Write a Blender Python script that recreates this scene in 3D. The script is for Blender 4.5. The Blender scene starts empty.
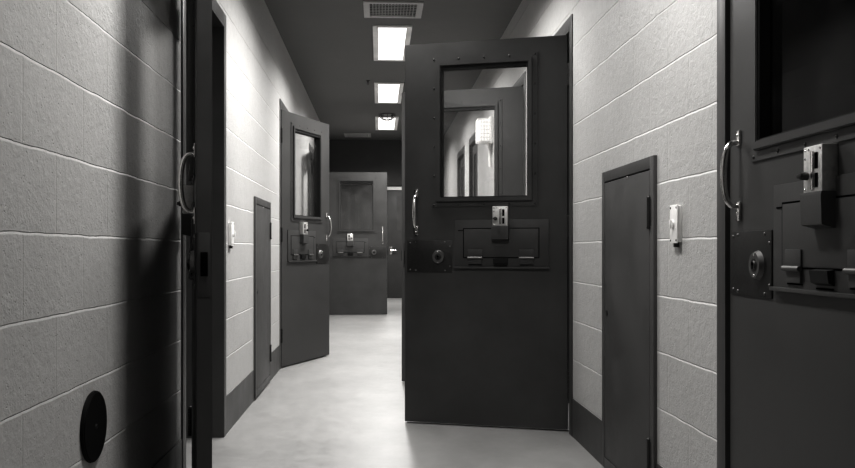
import bpy, bmesh, math, random
from mathutils import Vector, Matrix
random.seed(4)
scene = bpy.context.scene
COL = scene.collection
PI = math.pi

# ------------------------------------------------------------------ dimensions (metres)
XL, XR = -0.81, 1.012          # corridor faces of the two block walls
H = 2.74                       # ceiling
TW = 0.20                      # wall thickness
COURSE = 0.2032
OPEN_H = 2.14
Y0, YE, YV = -1.6, 13.95, 17.45  # wall behind the viewpoint, header wall, far end wall
LEFT_OPEN = [(3.66, 4.555), (7.17, 8.08), (10.15, 11.06), (12.93, 13.84)]
RIGHT_OPEN = [(1.555, 2.47), (4.53, 5.445), (5.99, 6.90), (8.92, 9.60), (10.25, 11.05)]

# ------------------------------------------------------------------ materials
def new_mat(name):
    m = bpy.data.materials.new(name); m.use_nodes = True
    nt = m.node_tree
    b = nt.nodes['Principled BSDF']
    return m, nt, b

def node(nt, typ, **kw):
    n = nt.nodes.new(typ)
    for k, v in kw.items():
        if k.startswith('i_'):
            n.inputs[int(k[2:])].default_value = v
        else:
            setattr(n, k, v)
    return n

def math_n(nt, op, a, b=None, c=None):
    n = nt.nodes.new('ShaderNodeMath'); n.operation = op
    for i, v in enumerate((a, b, c)):
        if v is None: continue
        if isinstance(v, (int, float)): n.inputs[i].default_value = v
        else: nt.links.new(v, n.inputs[i])
    return n.outputs[0]

def grey(v, warm=0.010):
    return (v * (1 + warm), v, v * (1 - warm * 1.3), 1)

def noise(nt, vec, scale, detail=4, rough=0.55):
    n = nt.nodes.new('ShaderNodeTexNoise')
    n.inputs['Scale'].default_value = scale
    n.inputs['Detail'].default_value = detail
    n.inputs['Roughness'].default_value = rough
    if vec is not None: nt.links.new(vec, n.inputs['Vector'])
    return n.outputs['Fac']

def ramp(nt, fac, stops):
    n = nt.nodes.new('ShaderNodeValToRGB')
    els = n.color_ramp.elements
    while len(els) < len(stops): els.new(0.5)
    for e, (p, c) in zip(els, stops):
        e.position = p; e.color = c
    nt.links.new(fac, n.inputs['Fac'])
    return n.outputs['Color']

def smooth(nt, val, a, b, lo=0.0, hi=1.0):
    n = nt.nodes.new('ShaderNodeMapRange'); n.interpolation_type = 'SMOOTHSTEP'
    nt.links.new(val, n.inputs[0])
    for i, v in enumerate((a, b, lo, hi)): n.inputs[i + 1].default_value = v
    return n.outputs[0]

def block_mat(name, phase, base=0.60, axis='y'):
    """painted concrete block in running bond, measured in world metres"""
    m, nt, b = new_mat(name)
    geo = node(nt, 'ShaderNodeNewGeometry')
    sep = node(nt, 'ShaderNodeSeparateXYZ'); nt.links.new(geo.outputs['Position'], sep.inputs[0])
    z = sep.outputs['Z']; y = sep.outputs['Y' if axis == 'y' else 'X']
    wob = noise(nt, geo.outputs['Position'], 7.0, 3)
    wob = math_n(nt, 'MULTIPLY', math_n(nt, 'SUBTRACT', wob, 0.5), 0.010)
    zz = math_n(nt, 'ADD', z, wob)
    yy = math_n(nt, 'ADD', y, wob)
    dz = math_n(nt, 'PINGPONG', zz, COURSE / 2)
    row = math_n(nt, 'FLOOR', math_n(nt, 'DIVIDE', zz, COURSE))
    par = math_n(nt, 'PINGPONG', row, 1.0)
    off = math_n(nt, 'MULTIPLY', par, COURSE)
    dy = math_n(nt, 'PINGPONG', math_n(nt, 'ADD', math_n(nt, 'SUBTRACT', yy, phase - 20 * 2 * COURSE), off), COURSE)
    up = math_n(nt, 'MODULO', zz, COURSE)         # height above the joint below: undercut edge short, upward lip long
    dn = math_n(nt, 'SUBTRACT', COURSE, up)
    gz = math_n(nt, 'MINIMUM', smooth(nt, up, 0.0, 0.0022), smooth(nt, dn, -0.001, 0.0068))          # 0 in the joint, 1 on the block
    gy = smooth(nt, dy, 0.001, 0.005)
    gy2 = math_n(nt, 'ADD', math_n(nt, 'MULTIPLY', gy, 0.27), 0.73)
    g = math_n(nt, 'MINIMUM', gz, gy2)
    # pitted block face under thick paint
    n1 = noise(nt, geo.outputs['Position'], 150, 3, 0.6)
    n2 = noise(nt, geo.outputs['Position'], 45, 4, 0.6)
    vor = node(nt, 'ShaderNodeTexVoronoi'); vor.inputs['Scale'].default_value = 62
    nt.links.new(geo.outputs['Position'], vor.inputs['Vector'])
    pit = smooth(nt, vor.outputs['Distance'], 0.05, 0.22)
    pits = noise(nt, geo.outputs['Position'], 18, 2)
    pit = math_n(nt, 'MAXIMUM', pit, smooth(nt, pits, 0.42, 0.50, 1.0, 0.0))
    pit = math_n(nt, 'MAXIMUM', pit, smooth(nt, pits, 0.50, 0.56))
    h = math_n(nt, 'MULTIPLY', g, 0.0050)
    h = math_n(nt, 'ADD', h, math_n(nt, 'MULTIPLY', n1, 0.0014))
    h = math_n(nt, 'ADD', h, math_n(nt, 'MULTIPLY', n2, 0.0030))
    h = math_n(nt, 'ADD', h, math_n(nt, 'MULTIPLY', pit, 0.0018))
    bump = node(nt, 'ShaderNodeBump'); bump.inputs['Strength'].default_value = 0.95
    bump.inputs['Distance'].default_value = 1.0
    nt.links.new(h, bump.inputs['Height']); nt.links.new(bump.outputs[0], b.inputs['Normal'])
    big = noise(nt, geo.outputs['Position'], 1.6, 5)
    t = math_n(nt, 'ADD', math_n(nt, 'MULTIPLY', big, 0.5), math_n(nt, 'MULTIPLY', n2, 0.5))
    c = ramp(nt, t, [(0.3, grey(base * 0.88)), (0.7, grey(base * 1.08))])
    mix = node(nt, 'ShaderNodeMix', data_type='RGBA', blend_type='MULTIPLY')
    nt.links.new(smooth(nt, g, 0.0, 1.0, 0.0, 0.0), mix.inputs['Factor'])
    nt.links.new(c, mix.inputs['A']); mix.inputs['B'].default_value = grey(0.35)
    nt.links.new(mix.outputs['Result'], b.inputs['Base Color'])
    b.inputs['Roughness'].default_value = 0.5
    b.inputs['Specular IOR Level'].default_value = 0.35
    return m

def paint_mat(name, v, rough=0.4, bump_s=0.10, scale=260, spec=0.4, var=0.14):
    m, nt, b = new_mat(name)
    geo = node(nt, 'ShaderNodeNewGeometry')
    n1 = noise(nt, geo.outputs['Position'], scale, 3)
    n2 = noise(nt, geo.outputs['Position'], 3.1, 5, 0.65)
    c = ramp(nt, n2, [(0.3, grey(v * (1 - var))), (0.7, grey(v * (1 + var)))])
    nt.links.new(c, b.inputs['Base Color'])
    r = smooth(nt, n2, 0.3, 0.7, rough - 0.05, rough + 0.08)
    nt.links.new(r, b.inputs['Roughness'])
    b.inputs['Specular IOR Level'].default_value = spec
    bump = node(nt, 'ShaderNodeBump'); bump.inputs['Strength'].default_value = bump_s
    bump.inputs['Distance'].default_value = 0.002
    nt.links.new(n1, bump.inputs['Height']); nt.links.new(bump.outputs[0], b.inputs['Normal'])
    return m

def metal_mat(name, v, rough):
    m, nt, b = new_mat(name)
    geo = node(nt, 'ShaderNodeNewGeometry')
    n1 = noise(nt, geo.outputs['Position'], 90, 4)
    nt.links.new(ramp(nt, n1, [(0.3, grey(v * 0.8)), (0.7, grey(v))]), b.inputs['Base Color'])
    nt.links.new(smooth(nt, n1, 0.3, 0.7, rough, rough + 0.12), b.inputs['Roughness'])
    b.inputs['Metallic'].default_value = 1.0
    return m

def floor_mat():
    m, nt, b = new_mat('polished_concrete')
    geo = node(nt, 'ShaderNodeNewGeometry')
    mp = node(nt, 'ShaderNodeMapping'); mp.inputs['Scale'].default_value = (1.3, 0.9, 1)
    mp.inputs['Rotation'].default_value = (0, 0, 0.2)
    nt.links.new(geo.outputs['Position'], mp.inputs[0])
    n1 = noise(nt, mp.outputs[0], 2.2, 8, 0.68)
    n2 = noise(nt, geo.outputs['Position'], 14, 8, 0.75)
    t = math_n(nt, 'ADD', math_n(nt, 'MULTIPLY', n1, 0.6), math_n(nt, 'MULTIPLY', n2, 0.4))
    c = ramp(nt, t, [(0.32, grey(0.25)), (0.5, grey(0.30)), (0.68, grey(0.36))])
    vor = node(nt, 'ShaderNodeTexVoronoi'); vor.inputs['Scale'].default_value = 9
    nt.links.new(geo.outputs['Position'], vor.inputs['Vector'])
    spot = smooth(nt, vor.outputs['Distance'], 0.03, 0.07, 0.30, 0.0)
    mix = node(nt, 'ShaderNodeMix', data_type='RGBA', blend_type='MULTIPLY')
    nt.links.new(spot, mix.inputs['Factor']); nt.links.new(c, mix.inputs['A'])
    mix.inputs['B'].default_value = grey(0.5)
    nt.links.new(mix.outputs['Result'], b.inputs['Base Color'])
    nt.links.new(smooth(nt, n2, 0.3, 0.7, 0.34, 0.46), b.inputs['Roughness'])
    b.inputs['Specular IOR Level'].default_value = 0.5
    bump = node(nt, 'ShaderNodeBump'); bump.inputs['Strength'].default_value = 0.10
    bump.inputs['Distance'].default_value = 0.003
    nt.links.new(n2, bump.inputs['Height']); nt.links.new(bump.outputs[0], b.inputs['Normal'])
    return m

def glass_mat(name, tint=0.92, dirt=0.05, refl_rough=0.0, ior=1.45):
    m, nt, b = new_mat(name)
    out = nt.nodes['Material Output']; nt.nodes.remove(b)
    tr = node(nt, 'ShaderNodeBsdfTransparent'); tr.inputs[0].default_value = (tint, tint, tint, 1)
    gl = node(nt, 'ShaderNodeBsdfGlossy'); gl.inputs['Roughness'].default_value = refl_rough
    df = node(nt, 'ShaderNodeBsdfDiffuse')
    df.inputs[0].default_value = grey(0.5)
    fr = node(nt, 'ShaderNodeFresnel'); fr.inputs[0].default_value = 1.45
    geo = node(nt, 'ShaderNodeNewGeometry')
    # same reflectance from either side of each face (no internal total reflection in a flat pane)
    nt.links.new(smooth(nt, geo.outputs['Backfacing'], 0.0, 1.0, ior, 1 / ior), fr.inputs[0])
    n = noise(nt, geo.outputs['Position'], 5, 6, 0.7)
    a = node(nt, 'ShaderNodeMixShader'); nt.links.new(smooth(nt, n, 0.45, 0.75, dirt * 0.4, dirt * 1.8), a.inputs[0])
    nt.links.new(tr.outputs[0], a.inputs[1]); nt.links.new(df.outputs[0], a.inputs[2])
    c = node(nt, 'ShaderNodeMixShader'); nt.links.new(fr.outputs[0], c.inputs[0])
    nt.links.new(a.outputs[0], c.inputs[1]); nt.links.new(gl.outputs[0], c.inputs[2])
    nt.links.new(c.outputs[0], out.inputs['Surface'])
    return m

def emit_mat(name, strength, col=(1, 0.985, 0.96, 1)):
    m, nt, b = new_mat(name)
    b.inputs['Base Color'].default_value = grey(0.8)
    b.inputs['Emission Color'].default_value = col
    b.inputs['Emission Strength'].default_value = strength
    return m

M = {
    'block_left': block_mat('painted_block_left', 2.22 - COURSE, 0.50),
    'block_right': block_mat('painted_block_right', 3.795, 0.50),
    'shade_wall': paint_mat('end_wall_painted_shade', 0.10, 0.6),  # light falloff at the corridor end painted in as darker grey
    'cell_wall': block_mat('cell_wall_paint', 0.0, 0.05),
    'band': paint_mat('dark_band_paint', 0.085, 0.45, 0.5, 120),
    'ceiling': paint_mat('ceiling_paint', 0.19, 0.7, 0.3, 90, 0.2, 0.08),
    'floor': floor_mat(),
    'door': paint_mat('grey_door_enamel', 0.068, 0.42, 0.12, 240, 0.4),
    'frame': paint_mat('grey_frame_enamel', 0.085, 0.42, 0.12, 240, 0.4),
    'panel': paint_mat('grey_access_enamel', 0.088, 0.45, 0.1, 200, 0.4),
    'gasket': paint_mat('black_gasket', 0.012, 0.6),
    'plate': metal_mat('darkened_steel', 0.10, 0.42),
    'steel': metal_mat('worn_steel', 0.55, 0.30),
    'dull_steel': metal_mat('dull_steel', 0.22, 0.48),
    'box_steel': metal_mat('brushed_steel', 0.80, 0.50),
    'chrome': metal_mat('polished_chrome', 0.85, 0.14),
    'black': paint_mat('black_rubber', 0.006, 0.65, 0.1, 200, 0.15),
    'hole': paint_mat('black_recess', 0.004, 0.9, 0.0, 200, 0.0),
    'white': paint_mat('white_enamel', 0.90, 0.4, 0.05),
    'vent': paint_mat('vent_enamel', 0.50, 0.5, 0.05),
    'fixture': paint_mat('fixture_enamel', 0.85, 0.5, 0.05),
    'glass': glass_mat('clear_glass', 0.93, 0.03),
    'dark_glass': glass_mat('dark_glass', 0.16, 0.02, ior=1.16),
    'lens': emit_mat('lit_prismatic_lens', 2.2),
    'lens_off': paint_mat('unlit_prismatic_lens', 0.5, 0.4, 0.3),
    'lamp_glass': emit_mat('lit_lamp_glass', 0.75),
}

# ------------------------------------------------------------------ mesh helpers
class MB:
    def __init__(s): s.bm = bmesh.new()
    def box(s, x0, x1, y0, y1, z0, z1, bev=0.0, seg=2):
        t = bmesh.new()
        bmesh.ops.create_cube(t, size=1)
        for v in t.verts:
            v.co = Vector(((x0 + x1) / 2 + v.co.x * (x1 - x0), (y0 + y1) / 2 + v.co.y * (y1 - y0), (z0 + z1) / 2 + v.co.z * (z1 - z0)))
        if bev > 0:
            bmesh.ops.bevel(t, geom=t.edges[:], offset=bev, segments=seg, affect='EDGES', profile=0.6)
        s.merge(t); return s
    def merge(s, t, mat=None):
        if mat is not None: bmesh.ops.transform(t, matrix=mat, verts=t.verts)
        me = bpy.data.meshes.new('tmp'); t.to_mesh(me); t.free(); s.bm.from_mesh(me); bpy.data.meshes.remove(me)
    def cyl(s, p, q, r, r2=None, n=20, bev=0.0):
        p, q = Vector(p), Vector(q); d = q - p
        t = bmesh.new()
        bmesh.ops.create_cone(t, cap_ends=True, segments=n, radius1=r, radius2=r if r2 is None else r2, depth=d.length)
        if bev > 0:
            ed = [e for e in t.edges if len(e.link_faces) == 2 and e.calc_face_angle(0) > 1.0]
            bmesh.ops.bevel(t, geom=ed, offset=bev, segments=2, affect='EDGES')
        s.merge(t, Matrix.Translation((p + q) / 2) @ d.to_track_quat('Z', 'Y').to_matrix().to_4x4()); return s
    def dome(s, c, nrm, r, h, n=14):
        t = bmesh.new()
        bmesh.ops.create_uvsphere(t, u_segments=n, v_segments=8, radius=1)
        bmesh.ops.delete(t, geom=[v for v in t.verts if v.co.z < -0.01], context='VERTS')
        m = Matrix.Translation(c) @ Vector(nrm).to_track_quat('Z', 'Y').to_matrix().to_4x4() @ Matrix.Diagonal((r, r, h, 1))
        s.merge(t, m); return s
    def tube(s, pts, r, n=14):
        """round bar swept along points; r a number or one per point"""
        pts = [Vector(p) for p in pts]
        rs = r if isinstance(r, (list, tuple)) else [r] * len(pts)
        rings = []
        up = None
        for i, p in enumerate(pts):
            a = pts[max(i - 1, 0)]; b = pts[min(i + 1, len(pts) - 1)]
            d = (b - a).normalized()
            if up is None:
                up = d.orthogonal().normalized()
            else:
                up = (up - d * up.dot(d)).normalized()
            sd = d.cross(up)
            rings.append([s.bm.verts.new(p + (up * math.cos(2 * PI * k / n) + sd * math.sin(2 * PI * k / n)) * rs[i]) for k in range(n)])
        for A, B in zip(rings, rings[1:]):
            for k in range(n):
                s.bm.faces.new((A[k], A[(k + 1) % n], B[(k + 1) % n], B[k]))
        s.bm.faces.new(rings[0][::-1]); s.bm.faces.new(rings[-1]); return s
    def prism(s, poly, axis, a, b):
        """extrude 2-D polygon along axis 'x' (poly = y,z) or 'y' (poly = x,z)"""
        def P(u, v, w): return (w, u, v) if axis == 'x' else (u, w, v)
        A = [s.bm.verts.new(P(u, v, a)) for u, v in poly]; B = [s.bm.verts.new(P(u, v, b)) for u, v in poly]
        n = len(poly)
        s.bm.faces.new(A); s.bm.faces.new(B[::-1])
        for k in range(n): s.bm.faces.new((A[k], B[k], B[(k + 1) % n], A[(k + 1) % n]))
        return s
    def ring(s, x0, x1, z0, z1, w, y0, y1, bev=0.0):
        """rectangular frame in the xz plane, border width w inside the outer rectangle, mitred, one continuous body"""
        t = bmesh.new()
        def rect(i, y): return [t.verts.new(c) for c in ((x0 + i, y, z0 + i), (x1 - i, y, z0 + i), (x1 - i, y, z1 - i), (x0 + i, y, z1 - i))]
        of, inf, ob, ib = rect(0, y0), rect(w, y0), rect(0, y1), rect(w, y1)
        for k in range(4):
            j = (k + 1) % 4
            t.faces.new((of[k], of[j], inf[j], inf[k])); t.faces.new((ob[j], ob[k], ib[k], ib[j]))
            t.faces.new((of[j], of[k], ob[k], ob[j])); t.faces.new((inf[k], inf[j], ib[j], ib[k]))
        bmesh.ops.recalc_face_normals(t, faces=t.faces)
        if bev > 0:
            bmesh.ops.bevel(t, geom=[e for e in t.edges if e.calc_face_angle(0) > 1.0], offset=bev, segments=2, affect='EDGES')
        s.merge(t); return s
    def scale_x(s, k):
        if k < 0:
            for v in s.bm.verts: v.co.x *= -1
            bmesh.ops.reverse_faces(s.bm, faces=s.bm.faces)
        return s
    def build(s, name, mat, parent=None, smooth_angle=35, fix=True):
        if fix: bmesh.ops.recalc_face_normals(s.bm, faces=s.bm.faces)
        me = bpy.data.meshes.new(name); s.bm.to_mesh(me); s.bm.free()
        me.materials.append(mat)
        for p in me.polygons: p.use_smooth = True
        me.set_sharp_from_angle(angle=math.radians(smooth_angle))
        o = bpy.data.objects.new(name, me); COL.objects.link(o)
        if parent: o.parent = parent
        return o

def empty(name, loc=(0, 0, 0), rz=0.0):
    o = bpy.data.objects.new(name, None); COL.objects.link(o)
    o.location = loc; o.rotation_euler = (0, 0, rz); o.empty_display_size = 0.1
    return o

def tag(o, label=None, cat=None, group=None, kind=None):
    for k, v in (('label', label), ('category', cat), ('group', group), ('kind', kind)):
        if v: o[k] = v
    return o

def kids(o): return [c for c in bpy.data.objects if c.parent == o]

def copy_tree(o, parent=None):
    c = o.copy(); COL.objects.link(c)
    if parent is not None: c.parent = parent
    for ch in kids(o):
        if ch != c: copy_tree(ch, c)
    return c

# ------------------------------------------------------------------ the setting
def wall_with_openings(name, x0, x1, opens, mat, label):
    """block wall along y with door openings; x0..x1 its thickness"""
    m = MB(); y = Y0
    for a, b in opens:
        m.box(x0, x1, y, a, 0, H); m.box(x0, x1, a, b, OPEN_H, H); y = b
    m.box(x0, x1, y, YV, 0, H)
    bmesh.ops.remove_doubles(m.bm, verts=m.bm.verts, dist=1e-5)
    return tag(m.build(name, mat, smooth_angle=10), label, 'wall', kind='structure')

wall_with_openings('wall_left', XL - TW, XL, LEFT_OPEN, M['block_left'], 'pale painted concrete block wall along the left of the corridor')
wall_with_openings('wall_right', XR, XR + TW, RIGHT_OPEN, M['block_right'], 'pale painted concrete block wall along the right of the corridor')
tag(MB().box(-3.3, 3.5, Y0 - .1, YV + .3, -0.12, 0).build('floor', M['floor']), 'mottled polished concrete corridor floor', 'floor', kind='structure')
tag(MB().box(-3.3, 3.5, Y0 - .1, YV + .3, H, H + 0.12).build('ceiling', M['ceiling']), 'plain dark grey corridor ceiling', 'ceiling', kind='structure')
tag(MB().box(XL, XR, Y0 - .1, Y0, 0, H).build('wall_near', M['cell_wall']), 'wall closing the near end of the corridor', 'wall', kind='structure')
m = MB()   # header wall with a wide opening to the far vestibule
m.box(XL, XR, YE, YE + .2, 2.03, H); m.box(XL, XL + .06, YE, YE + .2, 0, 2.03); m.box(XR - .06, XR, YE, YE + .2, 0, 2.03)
tag(m.build('wall_header', M['shade_wall']), 'wall above the opening at the corridor end, falloff shade painted in', 'wall', kind='structure')
tag(MB().box(XL, XR, YV, YV + .15, 0, H).build('wall_far', M['shade_wall']), 'wall at the far end behind the opening, same painted-in shade', 'wall', kind='structure')
# cells behind the two walls
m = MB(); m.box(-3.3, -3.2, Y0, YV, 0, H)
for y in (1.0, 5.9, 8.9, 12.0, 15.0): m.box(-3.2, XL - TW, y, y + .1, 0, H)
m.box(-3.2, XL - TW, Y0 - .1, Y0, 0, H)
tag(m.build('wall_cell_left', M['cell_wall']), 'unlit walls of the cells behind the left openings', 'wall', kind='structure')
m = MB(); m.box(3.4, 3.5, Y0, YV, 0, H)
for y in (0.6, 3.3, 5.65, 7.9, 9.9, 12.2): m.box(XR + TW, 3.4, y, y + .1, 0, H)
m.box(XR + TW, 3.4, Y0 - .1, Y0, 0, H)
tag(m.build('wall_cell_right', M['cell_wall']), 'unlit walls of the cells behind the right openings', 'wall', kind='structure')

FW = 0.058   # face width of a door frame
LEFT_PANEL = (5.65, 6.435); RIGHT_PANEL = (3.10, 3.83)
def band(name, face, sgn, opens, panel, label):
    """dark painted bottom course"""
    m = MB(); y = Y0
    cuts = sorted([(a - FW, b + FW) for a, b in opens] + [panel])
    for a, b in cuts + [(YE, YE)]:
        if a > y:
            m.box(min(face, face + sgn * .003), max(face, face + sgn * .003), y, a, 0, 0.2)
        y = b
    return tag(m.build(name, M['band']), label, 'baseboard', kind='structure')
band('baseboard_left', XL, 1, LEFT_OPEN, LEFT_PANEL, 'dark painted bottom course of the left wall')
band('baseboard_right', XR, -1, RIGHT_OPEN, RIGHT_PANEL, 'dark painted bottom course of the right wall')

def door_frame(n, side, a, b, label):
    """pressed steel frame wrapped round the wall thickness; side -1 left, 1 right"""
    x_in = XL if side < 0 else XR
    x_out = x_in + side * TW
    lip = .006
    lo, hi = sorted((x_in - side * lip, x_out + side * lip))
    m = MB()
    # jamb linings plus face returns
    for y0, y1 in ((a - FW, a), (b, b + FW)):
        for f0, f1 in (sorted((x_in - side * lip, x_in)), sorted((x_out, x_out + side * lip))):
            m.box(f0, f1, y0, y1, 0, OPEN_H + FW + .012, .0015)
    for f0, f1 in (sorted((x_in - side * lip, x_in)), sorted((x_out, x_out + side * lip))):
        m.box(f0, f1, a, b, OPEN_H, OPEN_H + FW + .012, .0015)
    m.box(lo, hi, a - .002, a + .004, 0, OPEN_H)
    m.box(lo, hi, b - .004, b + .002, 0, OPEN_H)
    m.box(lo, hi, a, b, OPEN_H - .004, OPEN_H + .002)
    # door stop
    s0, s1 = sorted((x_in + side * .055, x_in + side * .12))
    m.box(s0, s1, a, a + .016, 0, OPEN_H - .004); m.box(s0, s1, b - .016, b, 0, OPEN_H - .004); m.box(s0, s1, a, b, OPEN_H - .02, OPEN_H - .004)
    return tag(m.build('trim_%d' % n, M['frame']), label, 'door frame', kind='structure')

fl = ['grey steel frame of the dark doorway in the left foreground', 'grey steel frame of the left doorway behind the half open door', 'grey steel frame of the third left doorway beyond the half open door', 'grey steel frame of the last left doorway by the end wall']
fr = ['grey steel frame round the closed door in the right foreground', 'grey steel frame of the right doorway hidden by the large open door', 'grey steel frame of the right doorway seen through the large door\'s window',
      'grey steel frame of the nearer closed door far down the right wall', 'grey steel frame of the farther closed door far down the right wall']
k = 1
for (a, b), l in zip(LEFT_OPEN, fl): door_frame(k, -1, a, b, l); k += 1
for (a, b), l in zip(RIGHT_OPEN, fr): door_frame(k, 1, a, b, l); k += 1

# ------------------------------------------------------------------ cell door
# local frame: hinge edge at x=0, leaf runs to x = side*W, corridor face at y=0 looking to -y
W, T, ZB, ZT = 0.91, 0.047, 0.010, 2.130
GS0, GS1, GZ0, GZ1 = .215, .695, 1.270, 1.980       # visible glass
TS0, TS1, TZ0, TZ1 = .160, .752, 1.215, 2.050       # window trim, outer edge

def make_cell_door(side):
    root = empty('cell_door')
    def add(mb, name, mat, parent=root): return mb.scale_x(side).build(name, mat, parent, fix=True)
    # slab with a real hole
    m = MB()
    t = bmesh.new()
    xs = [0, GS0 - .012, GS1 + .012, W]; zs = [ZB, GZ0 - .012, GZ1 + .012, ZT]
    V = {(i, j, y): t.verts.new((xs[i], y, zs[j])) for i in range(4) for j in range(4) for y in (0, T)}
    for i in range(3):
        for j in range(3):
            if (i, j) == (1, 1): continue
            t.faces.new([V[p] for p in ((i, j, 0), (i + 1, j, 0), (i + 1, j + 1, 0), (i, j + 1, 0))])
            t.faces.new([V[p] for p in ((i, j, T), (i, j + 1, T), (i + 1, j + 1, T), (i + 1, j, T))])
    def quad(a, b): t.faces.new((V[a + (0,)], V[b + (0,)], V[b + (T,)], V[a + (T,)]))
    for i in range(3):
        quad((i, 0), (i + 1, 0)); quad((i, 3), (i + 1, 3)); quad((0, i), (0, i + 1)); quad((3, i), (3, i + 1))
    quad((1, 1), (2, 1)); quad((1, 2), (2, 2)); quad((1, 1), (1, 2)); quad((2, 1), (2, 2))
    bmesh.ops.recalc_face_normals(t, faces=t.faces)
    outer = [e for e in t.edges if e.calc_face_angle(0) > 1.0]
    bmesh.ops.bevel(t, geom=outer, offset=.0018, segments=2, affect='EDGES')
    m.merge(t)
    add(m, 'door_leaf', M['door'])
    # window trim: flat riveted flange, then a raised bead, then a black gasket
    wf = add(MB().ring(TS0, TS1, TZ0, TZ1, .050, -.005, .0, .001).ring(TS0 + .028, TS1 - .028, TZ0 + .028, TZ1 - .028, .024, -.017, -.004, .003)
             .ring(TS0, TS1, TZ0, TZ1, .050, T, T + .005, .001), 'window_frame', M['door'])
    add(MB().ring(GS0 - .013, GS1 + .013, GZ0 - .013, GZ1 + .013, .014, -.010, T - .004), 'gasket', M['gasket'], wf)
    rv = []
    n = 6
    for i in range(n):
        z = TZ0 + .012 + (TZ1 - TZ0 - .024) * i / (n - 1)
        rv += [(TS0 + .013, z), (TS1 - .013, z)]
    for i in range(1, 4):
        x = TS0 + .013 + (TS1 - TS0 - .026) * i / 4
        rv += [(x, TZ0 + .013), (x, TZ1 - .013)]
    for x, z in rv:
        add(MB().dome((x, -.0045, z), (0, -1, 0), .0055, .0042), 'rivet', M['plate'], wf)
    add(MB().box(GS0 - .004, GS1 + .004, .020, .026, GZ0 - .004, GZ1 + .004), 'window_pane', M['glass'])
    # D pull handle
    hx, za, zb = .842, 1.098, 1.280
    pts, rs = [], []
    N = 26
    for i in range(N + 1):
        a = PI * i / N
        # flattened arch: leaves the door square, runs nearly straight, returns
        y = -.043 * (max(0.0, math.sin(a)) ** 0.55) - .004
        z = (za + zb) / 2 - (zb - za) / 2 * math.cos(a)
        pts.append((hx, y, z)); rs.append(.0068 + .0022 * math.sin(a))
    ha = add(MB().tube(pts, rs, 14), 'pull_handle', M['chrome'])
    for z, sg in ((za, -1), (zb, 1)):
        mb = MB(); mb.box(hx - .013, hx + .013, -.007, 0, min(z, z + sg * .030) - .010, max(z, z + sg * .030) + .010 * (sg < 0) + .004, .003)
        fl_ = add(mb, 'handle_foot', M['chrome'], ha)
        add(MB().dome((hx, -.0065, z + sg * .020), (0, -1, 0), .0055, .004), 'screw', M['chrome'], ha)
    # lock plate with screws and oval cylinder
    lx0, lx1, lz0, lz1 = .636, .895, .851, 1.029
    lp = add(MB().box(lx0, lx1, -.004, 0, lz0, lz1, .0012), 'lock_plate', M['plate'])
    for x, z in ((lx0 + .012, lz1 - .034), (lx0 + .012, lz0 + .034), (lx0 + .04, lz1 - .010), (lx0 + .04, lz0 + .010), (lx1 - .018, lz1 - .014), (lx1 - .018, lz0 + .014), (lx1 - .05, lz1 - .010), (lx1 - .05, lz0 + .010)):
        add(MB().dome((x, -.004, z), (0, -1, 0), .0048, .003), 'screw', M['dull_steel'], lp)
    t = bmesh.new(); bmesh.ops.create_cone(t, cap_ends=True, segments=36, radius1=1, radius2=.86, depth=1)
    mb = MB(); mb.merge(t, Matrix.Translation((.713, -.010, .936)) @ Matrix.Diagonal((.037, 1, .040, 1)) @ Matrix.Rotation(PI / 2, 4, 'X') @ Matrix.Diagonal((1, 1, .014, 1)))
    add(mb, 'keyhole_escutcheon', M['dull_steel'], lp)
    add(MB().cyl((.713, -.0165, .936), (.713, -.021, .936), .0135, .011).cyl((.713, -.016, .936), (.713, -.018, .936), .018), 'lock_cylinder', M['plate'], lp)
    add(MB().cyl((.713, -.0205, .940), (.713, -.0218, .940), .006).box(.7105, .7155, -.0218, -.0205, .926, .940), 'keyhole', M['hole'], lp)
    for z in (.908, .964):
        add(MB().dome((.713, -.0165, z), (0, -1, 0), .0040, .003), 'screw', M['chrome'], lp)
    # food port
    px0, px1, pz0, pz1 = .100, .620, .880, 1.142
    mb = MB(); mb.box(px0, px1, -.006, 0, pz0, pz1, .0012)
    mb.box(px0 - .004, px1 + .004, -.016, 0, pz0 - .007, pz0 + .003, .0015)
    fp = add(mb, 'food_port_surround', M['door'])
    add(MB().ring(.150, .572, .931, 1.096, .004, -.0068, -.005), 'hatch_gap', M['hole'], fp)
    add(MB().box(.155, .567, -.0085, -.0055, .936, 1.091, .001), 'hatch', M['door'], fp)
    for x0, x1 in ((.178, .260), (.462, .546)):
        mb = MB(); mb.cyl((x0, -.016, .932), (x1, -.016, .932), .0065, n=16)
        hb = add(mb, 'hatch_hinge', M['dull_steel'], fp)
        add(MB().box(x0 + .002, x1 - .002, -.013, -.008, .934, .978, .001).box(x0 + .006, x1 - .006, -.0125, -.0055, .897, .929, .001), 'hinge_plate', M['door'], fp)
        add(MB().box(x0 + .004, x1 - .004, -.0085, -.0055, .892, .8955), 'slot', M['hole'], fp)
    mb = MB(); mb.prism([(-.006, .933), (-.024, .930), (-.020, .902), (-.006, .896)], 'x', .322, .402)
    add(mb, 'latch_cover', M['gasket'], fp)
    add(MB().box(.325, .400, -.0082, -.0055, .886, .890), 'slot', M['hole'], fp)
    add(MB().box(.572, .600, -.0082, -.0055, 1.082, 1.0855), 'slot', M['hole'], fp)
    # latch box above the hatch
    bx0, bx1 = .318, .402
    lb = add(MB().box(bx0, bx1, -.037, 0, 1.104, 1.213, .0025), 'latch_box', M['box_steel'])
    mb = MB(); mb.prism([(0, 1.108), (-.040, 1.108), (-.042, 1.100), (-.040, 1.034), (-.010, 1.026), (0, 1.026)], 'x', bx0 - .004, bx1 + .006)
    add(mb, 'latch_housing', M['door'], lb)
    for z0, z1 in ((1.118, 1.150), (1.160, 1.196)):
        add(MB().box(bx0 + .018, bx0 + .030, -.0385, -.036, z0, z1), 'slot', M['hole'], lb)
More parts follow.
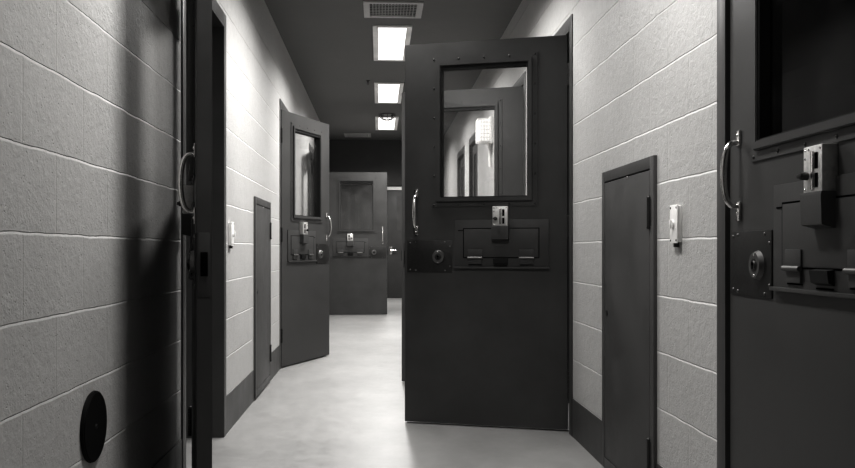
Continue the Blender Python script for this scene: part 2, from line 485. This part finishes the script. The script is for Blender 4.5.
    add(MB().box(bx0 + .034, bx0 + .046, -.0400, -.036, 1.114, 1.200, .001), 'guide_rail', M['chrome'], lb)
    add(MB().cyl((bx1 - .018, -.036, 1.146), (bx1 - .018, -.052, 1.146), .0095, bev=.001).box(bx1 - .030, bx1 - .006, -.058, -.050, 1.141, 1.151, .002), 'thumb_turn', M['plate'], lb)
    for x, z in ((bx0 + .008, 1.205), (bx1 - .008, 1.205), (bx1 - .008, 1.114), (bx1 - .008, 1.185), (bx0 + .06, 1.205)):
        add(MB().dome((x, -.0365, z), (0, -1, 0), .0035, .0025), 'screw', M['chrome'], lb)
    # latch bolt and face plate in the free edge
    add(MB().box(W - .001, W + .0015, .006, .041, .830, 1.030, .0005), 'latch_faceplate', M['door'])
    add(MB().box(W, W + .006, .012, .034, .895, .970, .002), 'latch_bolt', M['hole'])
    # butt hinges, knuckles standing proud on the hinge edge
    for z in (.27, 1.10, 1.915):
        mb = MB()
        for q in range(5): mb.cyl((-.008, -.006, z - .056 + q * .0226), (-.008, -.006, z - .056 + q * .0226 + .0212), .0085, n=16)
        mb.dome((-.008, -.006, z + .058), (0, 0, 1), .0075, .006).dome((-.008, -.006, z - .056), (0, 0, -1), .0075, .006)
        mb.box(-.008, .001, -.004, .036, z - .055, z + .056)
        add(mb, 'door_hinge', M['plate'])
    return root

def place_door(root, P, Q, side, label, group='grey steel cell doors'):
    d = Vector((Q[0] - P[0], Q[1] - P[1])) * side
    root.location = (P[0], P[1], 0)
    root.rotation_euler = (0, 0, math.atan2(d.y, d.x))
    tag(root, label, 'door', group, 'thing')
    return root

rdoor = make_cell_door(-1)
ldoor = make_cell_door(1)
place_door(rdoor, (1.010, 4.594), (.147, 4.877), -1, 'large grey steel cell door wide open across the right of the corridor')
near = copy_tree(rdoor)
for c in kids(near):
    if c.name.startswith('window_pane'):
        c.data = c.data.copy(); c.data.materials[0] = M['dark_glass']
place_door(near, (XR + .004, 1.545), (XR + .004, 2.462), -1, 'closed grey steel cell door with dark window in the right foreground')
place_door(copy_tree(rdoor), (1.026, 6.055), (.190, 6.345), -1, 'open grey cell door seen through the large door\'s window')
place_door(ldoor, (-.768, 3.600), (-.563, 2.708), 1, 'cell door folded back against the left wall, seen edge on in the foreground')
place_door(copy_tree(ldoor), (-.800, 7.170), (-.468, 7.985), 1, 'half open grey steel cell door with chrome pull standing out from the left wall')
place_door(copy_tree(ldoor), (-.770, 10.09), (-.60, 9.20), 1, 'dark folded back cell door seen through the window of the half open left door')
place_door(copy_tree(ldoor), (-.788, 12.930), (.122, 12.930), 1, 'farthest open grey cell door facing us at the end of the corridor')

# simple closed doors further down the right wall
def plain_door(a, b, label):
    root = empty('cell_door', (XR + .03, a, 0), PI / 2)
    tag(root, label, 'door', 'grey steel cell doors', 'thing')
    MB().box(.004, b - a - .004, -.045, 0, .01, 2.12, .002).build('door_leaf', M['door'], root)
    MB().ring(.17, b - a - .2, 1.22, 2.05, .05, .0, .012).build('window_frame', M['door'], root)
    MB().box(.2, b - a - .23, .0, .004, 1.25, 2.02).build('window_pane', M['gasket'], root)
    MB().tube([(b - a - .06, 0, 1.10), (b - a - .06, .04, 1.12), (b - a - .06, .05, 1.2), (b - a - .06, .04, 1.28), (b - a - .06, 0, 1.3)], .008).build('pull_handle', M['chrome'], root)
    return root
plain_door(*RIGHT_OPEN[3], 'nearer of two narrow dark closed doors on the far right wall, seen through two windows')
plain_door(*RIGHT_OPEN[4], 'farther of two narrow dark closed doors on the far right wall, seen through two windows')

# far end door with lever handle
fd = empty('end_door', (0, YV, 0))
tag(fd, 'grey door with lever handle at the very end, behind the farthest open door', 'door', kind='thing')
MB().box(.17, 1.00, -.045, -.002, .005, 2.17, .003).build('door_leaf', M['door'], fd)
MB().box(.10, .165, -.06, 0, 0, 2.24, .003).box(.165, 1.01, -.06, 0, 2.175, 2.24, .003).build('door_frame', M['fixture'], fd)
MB().ring(.36, .66, 1.36, 2.06, .03, -.052, -.045).build('window_frame', M['frame'], fd)
MB().box(.388, .632, -.049, -.0455, 1.39, 2.03).build('window_pane', M['panel'], fd)
MB().box(.205, .265, -.051, -.045, .88, 1.04, .002).cyl((.235, -.05, .965), (.235, -.095, .965), .012).tube([(.228, -.095, .965), (.28, -.098, .963), (.35, -.098, .960)], [.011, .010, .008]).build('lever_handle', M['chrome'], fd)

# ------------------------------------------------------------------ access panels in the block walls
def access_panel(side, rng, hinge_far, label):
    x = XL if side < 0 else XR
    root = empty('access_panel', (x, rng[0], 0), 0)
    tag(root, label, 'access panel', 'chase access panels low in the block walls')
    L = rng[1] - rng[0]; q = -side            # q: direction out into the corridor
    def bx(mb, d0, d1, y0, y1, z0, z1, bev=.001):
        a, b = sorted((q * d0, q * d1)); return mb.box(a, b, y0, y1, z0, z1, bev)
    z0, z1 = .012, 1.322; fw = .045
    mb = MB()
    bx(mb, 0, .014, 0, fw, z0, z1, .002); bx(mb, 0, .014, L - fw, L, z0, z1, .002)
    bx(mb, 0, .014, fw - .002, L - fw + .002, z1 - fw, z1, .002); bx(mb, 0, .014, fw - .002, L - fw + .002, z0, z0 + fw, .002)
    mb.build('panel_frame', M['panel'], root)
    mb = MB(); bx(mb, 0, .005, fw - .001, L - fw + .001, z0 + fw - .001, z1 - fw + .001, 0); mb.build('shadow_gap', M['hole'], root)
    mb = MB(); bx(mb, .001, .013, fw + .005, L - fw - .005, z0 + fw + .004, z1 - fw - .005, .002)
    dr = mb.build('panel_door', M['panel'], root)
    yh = L - fw - .002 if hinge_far else fw + .002
    for z in (.22, 1.115):
        mb = MB(); mb.cyl((q * .016, yh, z - .055), (q * .016, yh, z + .055), .008, n=14)
        mb.dome((q * .016, yh, z + .055), (0, 0, 1), .010, .008).dome((q * .016, yh, z - .055), (0, 0, -1), .010, .008)
        bx(mb, .008, .0155, yh - .022, yh + .022, z - .05, z + .05)
        mb.build('panel_hinge', M['plate'], root)
    yk = .085 if hinge_far else L - .085
    mb = MB(); mb.cyl((q * .012, yk, .70), (q * .016, yk, .70), .012, n=18); mb.build('panel_lock', M['plate'], dr)
    ym = L * .45
    mb = MB(); mb.dome((q * .014, ym, z1 - .055), (q, 0, 0), .005, .004); mb.build('panel_screw', M['steel'], root)
    return root
access_panel(-1, LEFT_PANEL, True, 'narrow grey steel access panel low in the left block wall')
access_panel(1, RIGHT_PANEL, False, 'tall grey steel access panel in the right wall beside the large open door')

# ------------------------------------------------------------------ wall devices
def call_switch(side, y, z, label):
    x = XL if side < 0 else XR; q = -side
    root = empty('call_switch', (x, y, z)); tag(root, label, 'switch', 'white key switches on the block walls')
    def bx(mb, d0, d1, y0, y1, z0, z1, bev): a, b = sorted((q * d0, q * d1)); return mb.box(a, b, y0, y1, z0, z1, bev)
    mb = MB(); bx(mb, 0, .015, -.033, .033, -.062, .062, .003); mb.build('switch_box', M['white'], root)
    mb = MB(); bx(mb, .015, .019, -.036, .036, -.065, .065, .0015); cp = mb.build('cover_plate', M['white'], root)
    for sy in (-.028, .028):
        for sz in (-.055, .055):
            MB().dome((q * .019, sy, sz), (q, 0, 0), .004, .002).build('screw', M['plate'], cp)
    mb = MB(); mb.cyl((q * .018, .002, .0), (q * .025, .002, .0), .015, .013); bx(mb, .023, .032, -.002, .006, -.015, .015, .002)
    mb.build('key_switch', M['white'], root)
    mb = MB(); mb.cyl((q * .009, .0, -.062), (q * .009, .0, -.078), .009); mb.build('conduit_stub', M['plate'], root)
    return root
call_switch(1, 2.872, 1.064, 'white key switch box on the right block wall between access panel and foreground door')
call_switch(-1, 4.74, 1.062, 'small white switch box on the left block wall beyond the dark doorway')

wc = empty('wall_cover', (XL, 2.492, .478)); tag(wc, 'round black cover plate low on the left block wall in the foreground', 'cover plate')
MB().cyl((0, 0, 0), (.013, 0, 0), .101, .098, n=56, bev=.003).build('cover_disc', M['black'], wc)
MB().dome((.0125, 0, 0), (1, 0, 0), .008, .004).build('screw', M['gasket'], wc)

# caged bulkhead lamp far along the right wall
cl = empty('caged_wall_lamp', (XR, 7.72, 2.04)); tag(cl, 'small caged lamp glowing on the right wall, seen through two door windows', 'lamp')
MB().box(-.03, 0, -.10, .10, -.12, .12, .008).build('lamp_base', M['white'], cl)
MB().box(-.125, -.03, -.08, .08, -.095, .095, .02).build('lamp_glass', M['lamp_glass'], cl)
mb = MB()
for i in range(6):
    y = -.09 + .18 * i / 5; mb.tube([(-.03, y, -.105), (-.135, y, -.10), (-.135, y, .10), (-.03, y, .105)], .003, 6)
for i in range(7):
    z = -.10 + .20 * i / 6; mb.tube([(-.03, -.095, z), (-.135, -.09, z), (-.135, .09, z), (-.03, .095, z)], .003, 6)
for i in range(4):
    x = -.03 - .105 * i / 4; mb.tube([(x, -.092, -.10), (x, -.092, .10)], .003, 6)
mb.build('wire_cage', M['fixture'], cl)
MB().cyl((-.02, .0, -.12), (-.02, .0, -.32), .012).build('conduit', M['white'], cl)

# ------------------------------------------------------------------ ceiling
FX, FWD, FL = .106, .312, 1.245
def fixture(y, label, lit=True):
    root = empty('ceiling_light', (FX, y, H)); tag(root, label, 'ceiling light', 'narrow fluorescent fixtures along the ceiling')
    MB().ring(-FWD / 2, FWD / 2, -FL / 2, FL / 2, .045, 0, .012, .002).build('tmp', M['fixture'])
    o = bpy.data.objects['tmp']
    for v in o.data.vertices:
        x, yy, z = v.co; v.co = (x, z, -yy)
    bm = bmesh.new(); bm.from_mesh(o.data); bmesh.ops.recalc_face_normals(bm, faces=bm.faces); bm.to_mesh(o.data); bm.free()
    o.name = 'light_frame'; o.parent = root
    MB().box(-FWD / 2 + .045, FWD / 2 - .045, -FL / 2 + .045, FL / 2 - .045, -.008, -.002).build('diffuser', M['lens' if lit else 'lens_off'], root)
    return root
def lamp(y, power, x=FX, sx=.23, sy=1.15):
    ld = bpy.data.lights.new('fluorescent_glow', 'AREA'); ld.shape = 'RECTANGLE'; ld.size = sx; ld.size_y = sy
    ld.energy = power; ld.spread = math.radians(152); ld.color = (1, .99, .975)
    lo = bpy.data.objects.new('fluorescent_glow', ld); COL.objects.link(lo); lo.location = (x, y, H - .014)
    return lo
POWER = {.26: 2, 2.60: 38, 5.08: 66, 7.42: 64, 9.755: 78, 12.09: 58}
flab = {.26: 'ceiling fixture above the viewpoint, nearest of the row', 2.60: 'ceiling fixture over the foreground doors, second of the row', 5.08: 'ceiling fixture above the large open door, just out of view',
        7.42: 'largest glowing ceiling fixture, in front of the square ceiling vent', 9.755: 'middle of the three glowing ceiling fixtures in view', 12.09: 'farthest and smallest glowing ceiling fixture in view'}
for y, p in POWER.items():
    fixture(y, flab[y], p > 0)
    if p > 0: lamp(y, p, sy=.5 if y < 3 else 1.15)
lamp(15.9, 70, x=.3, sx=.5, sy=.5)

def ceiling_vent(x, y, w, l, label):
    root = empty('ceiling_vent', (x, y, H)); tag(root, label, 'vent', 'square ceiling vents')
    mb = MB(); t = .045
    mb.box(-w / 2, -w / 2 + t, -l / 2, l / 2, -.010, 0, .002); mb.box(w / 2 - t, w / 2, -l / 2, l / 2, -.010, 0, .002)
    mb.box(-w / 2 + t, w / 2 - t, -l / 2, -l / 2 + t, -.010, 0, .002); mb.box(-w / 2 + t, w / 2 - t, l / 2 - t, l / 2, -.010, 0, .002)
    mb.build('vent_frame', M['vent'], root)
    MB().box(-w / 2 + t, w / 2 - t, -l / 2 + t, l / 2 - t, -.0015, -.0005).build('vent_throat', M['hole'], root)
    mb = MB(); n = 15
    for i in range(1, n):
        c = -w / 2 + t + (w - 2 * t) * i / n; mb.box(c - .0028, c + .0028, -l / 2 + t, l / 2 - t, -.009, -.002)
        c = -l / 2 + t + (l - 2 * t) * i / n
        if i % 2 == 0: mb.box(-w / 2 + t, w / 2 - t, c - .0022, c + .0022, -.009, -.002)
    mb.build('vent_grille', M['vent'], root)
ceiling_vent(.103, 6.35, .43, .41, 'square grilled ceiling vent at the top edge, nearest to us')
ceiling_vent(-.327, 13.35, .41, .41, 'far ceiling vent just before the end wall')

sp = empty('sprinkler_head', (-.115, 9.04, H)); tag(sp, 'small dark sprinkler head on the ceiling left of the lights', 'sprinkler')
MB().cyl((0, 0, 0), (0, 0, -.006), .035, .03).cyl((0, 0, -.006), (0, 0, -.03), .010).build('sprinkler_body', M['plate'], sp)
MB().tube([(-.012, 0, -.03), (-.018, 0, -.045), (0, 0, -.062)], .003).tube([(.012, 0, -.03), (.018, 0, -.045), (0, 0, -.062)], .003).cyl((0, 0, -.062), (0, 0, -.065), .02).build('deflector', M['plate'], sp)

sp.scale = (.65, .65, .65)
sd = empty('smoke_detector', (FX, 11.25, H)); tag(sd, 'caged smoke detector hanging in front of the farthest ceiling light', 'smoke detector')
MB().cyl((0, 0, 0), (0, 0, -.035), .055, .045, bev=.004).build('detector_body', M['vent'], sd)
mb = MB()
for k in range(8):
    a = 2 * PI * k / 8
    mb.tube([(math.cos(a) * .105 * math.cos(u), math.sin(a) * .105 * math.cos(u), -.012 - .075 * math.sin(u)) for u in [i * PI / 2 / 7 for i in range(8)]], .0035, 6)
for r, z in ((.105, -.012), (.088, -.052), (.05, -.078)):
    mb.tube([(math.cos(2 * PI * i / 24) * r, math.sin(2 * PI * i / 24) * r, z) for i in range(25)], .0035, 6)
mb.build('wire_guard', M['plate'], sd)

# ------------------------------------------------------------------ world, camera, view
w = bpy.data.worlds.new('World'); scene.world = w; w.use_nodes = True
w.node_tree.nodes['Background'].inputs[0].default_value = (0, 0, 0, 1)
cd = bpy.data.cameras.new('camera'); cam = bpy.data.objects.new('camera', cd); COL.objects.link(cam)
cam.location = (0, 0, .978)
cam.rotation_euler = (PI / 2, 0, -math.atan((427.5 - 379) / 865))
cd.sensor_width = 36; cd.lens = 865 / 855 * 36; cd.shift_y = 15.5 / 855; cd.clip_start = .02
scene.camera = cam
scene.view_settings.view_transform = 'Standard'
scene.view_settings.look = 'None'
scene.view_settings.exposure = 0.0
scene.view_settings.gamma = 0.73
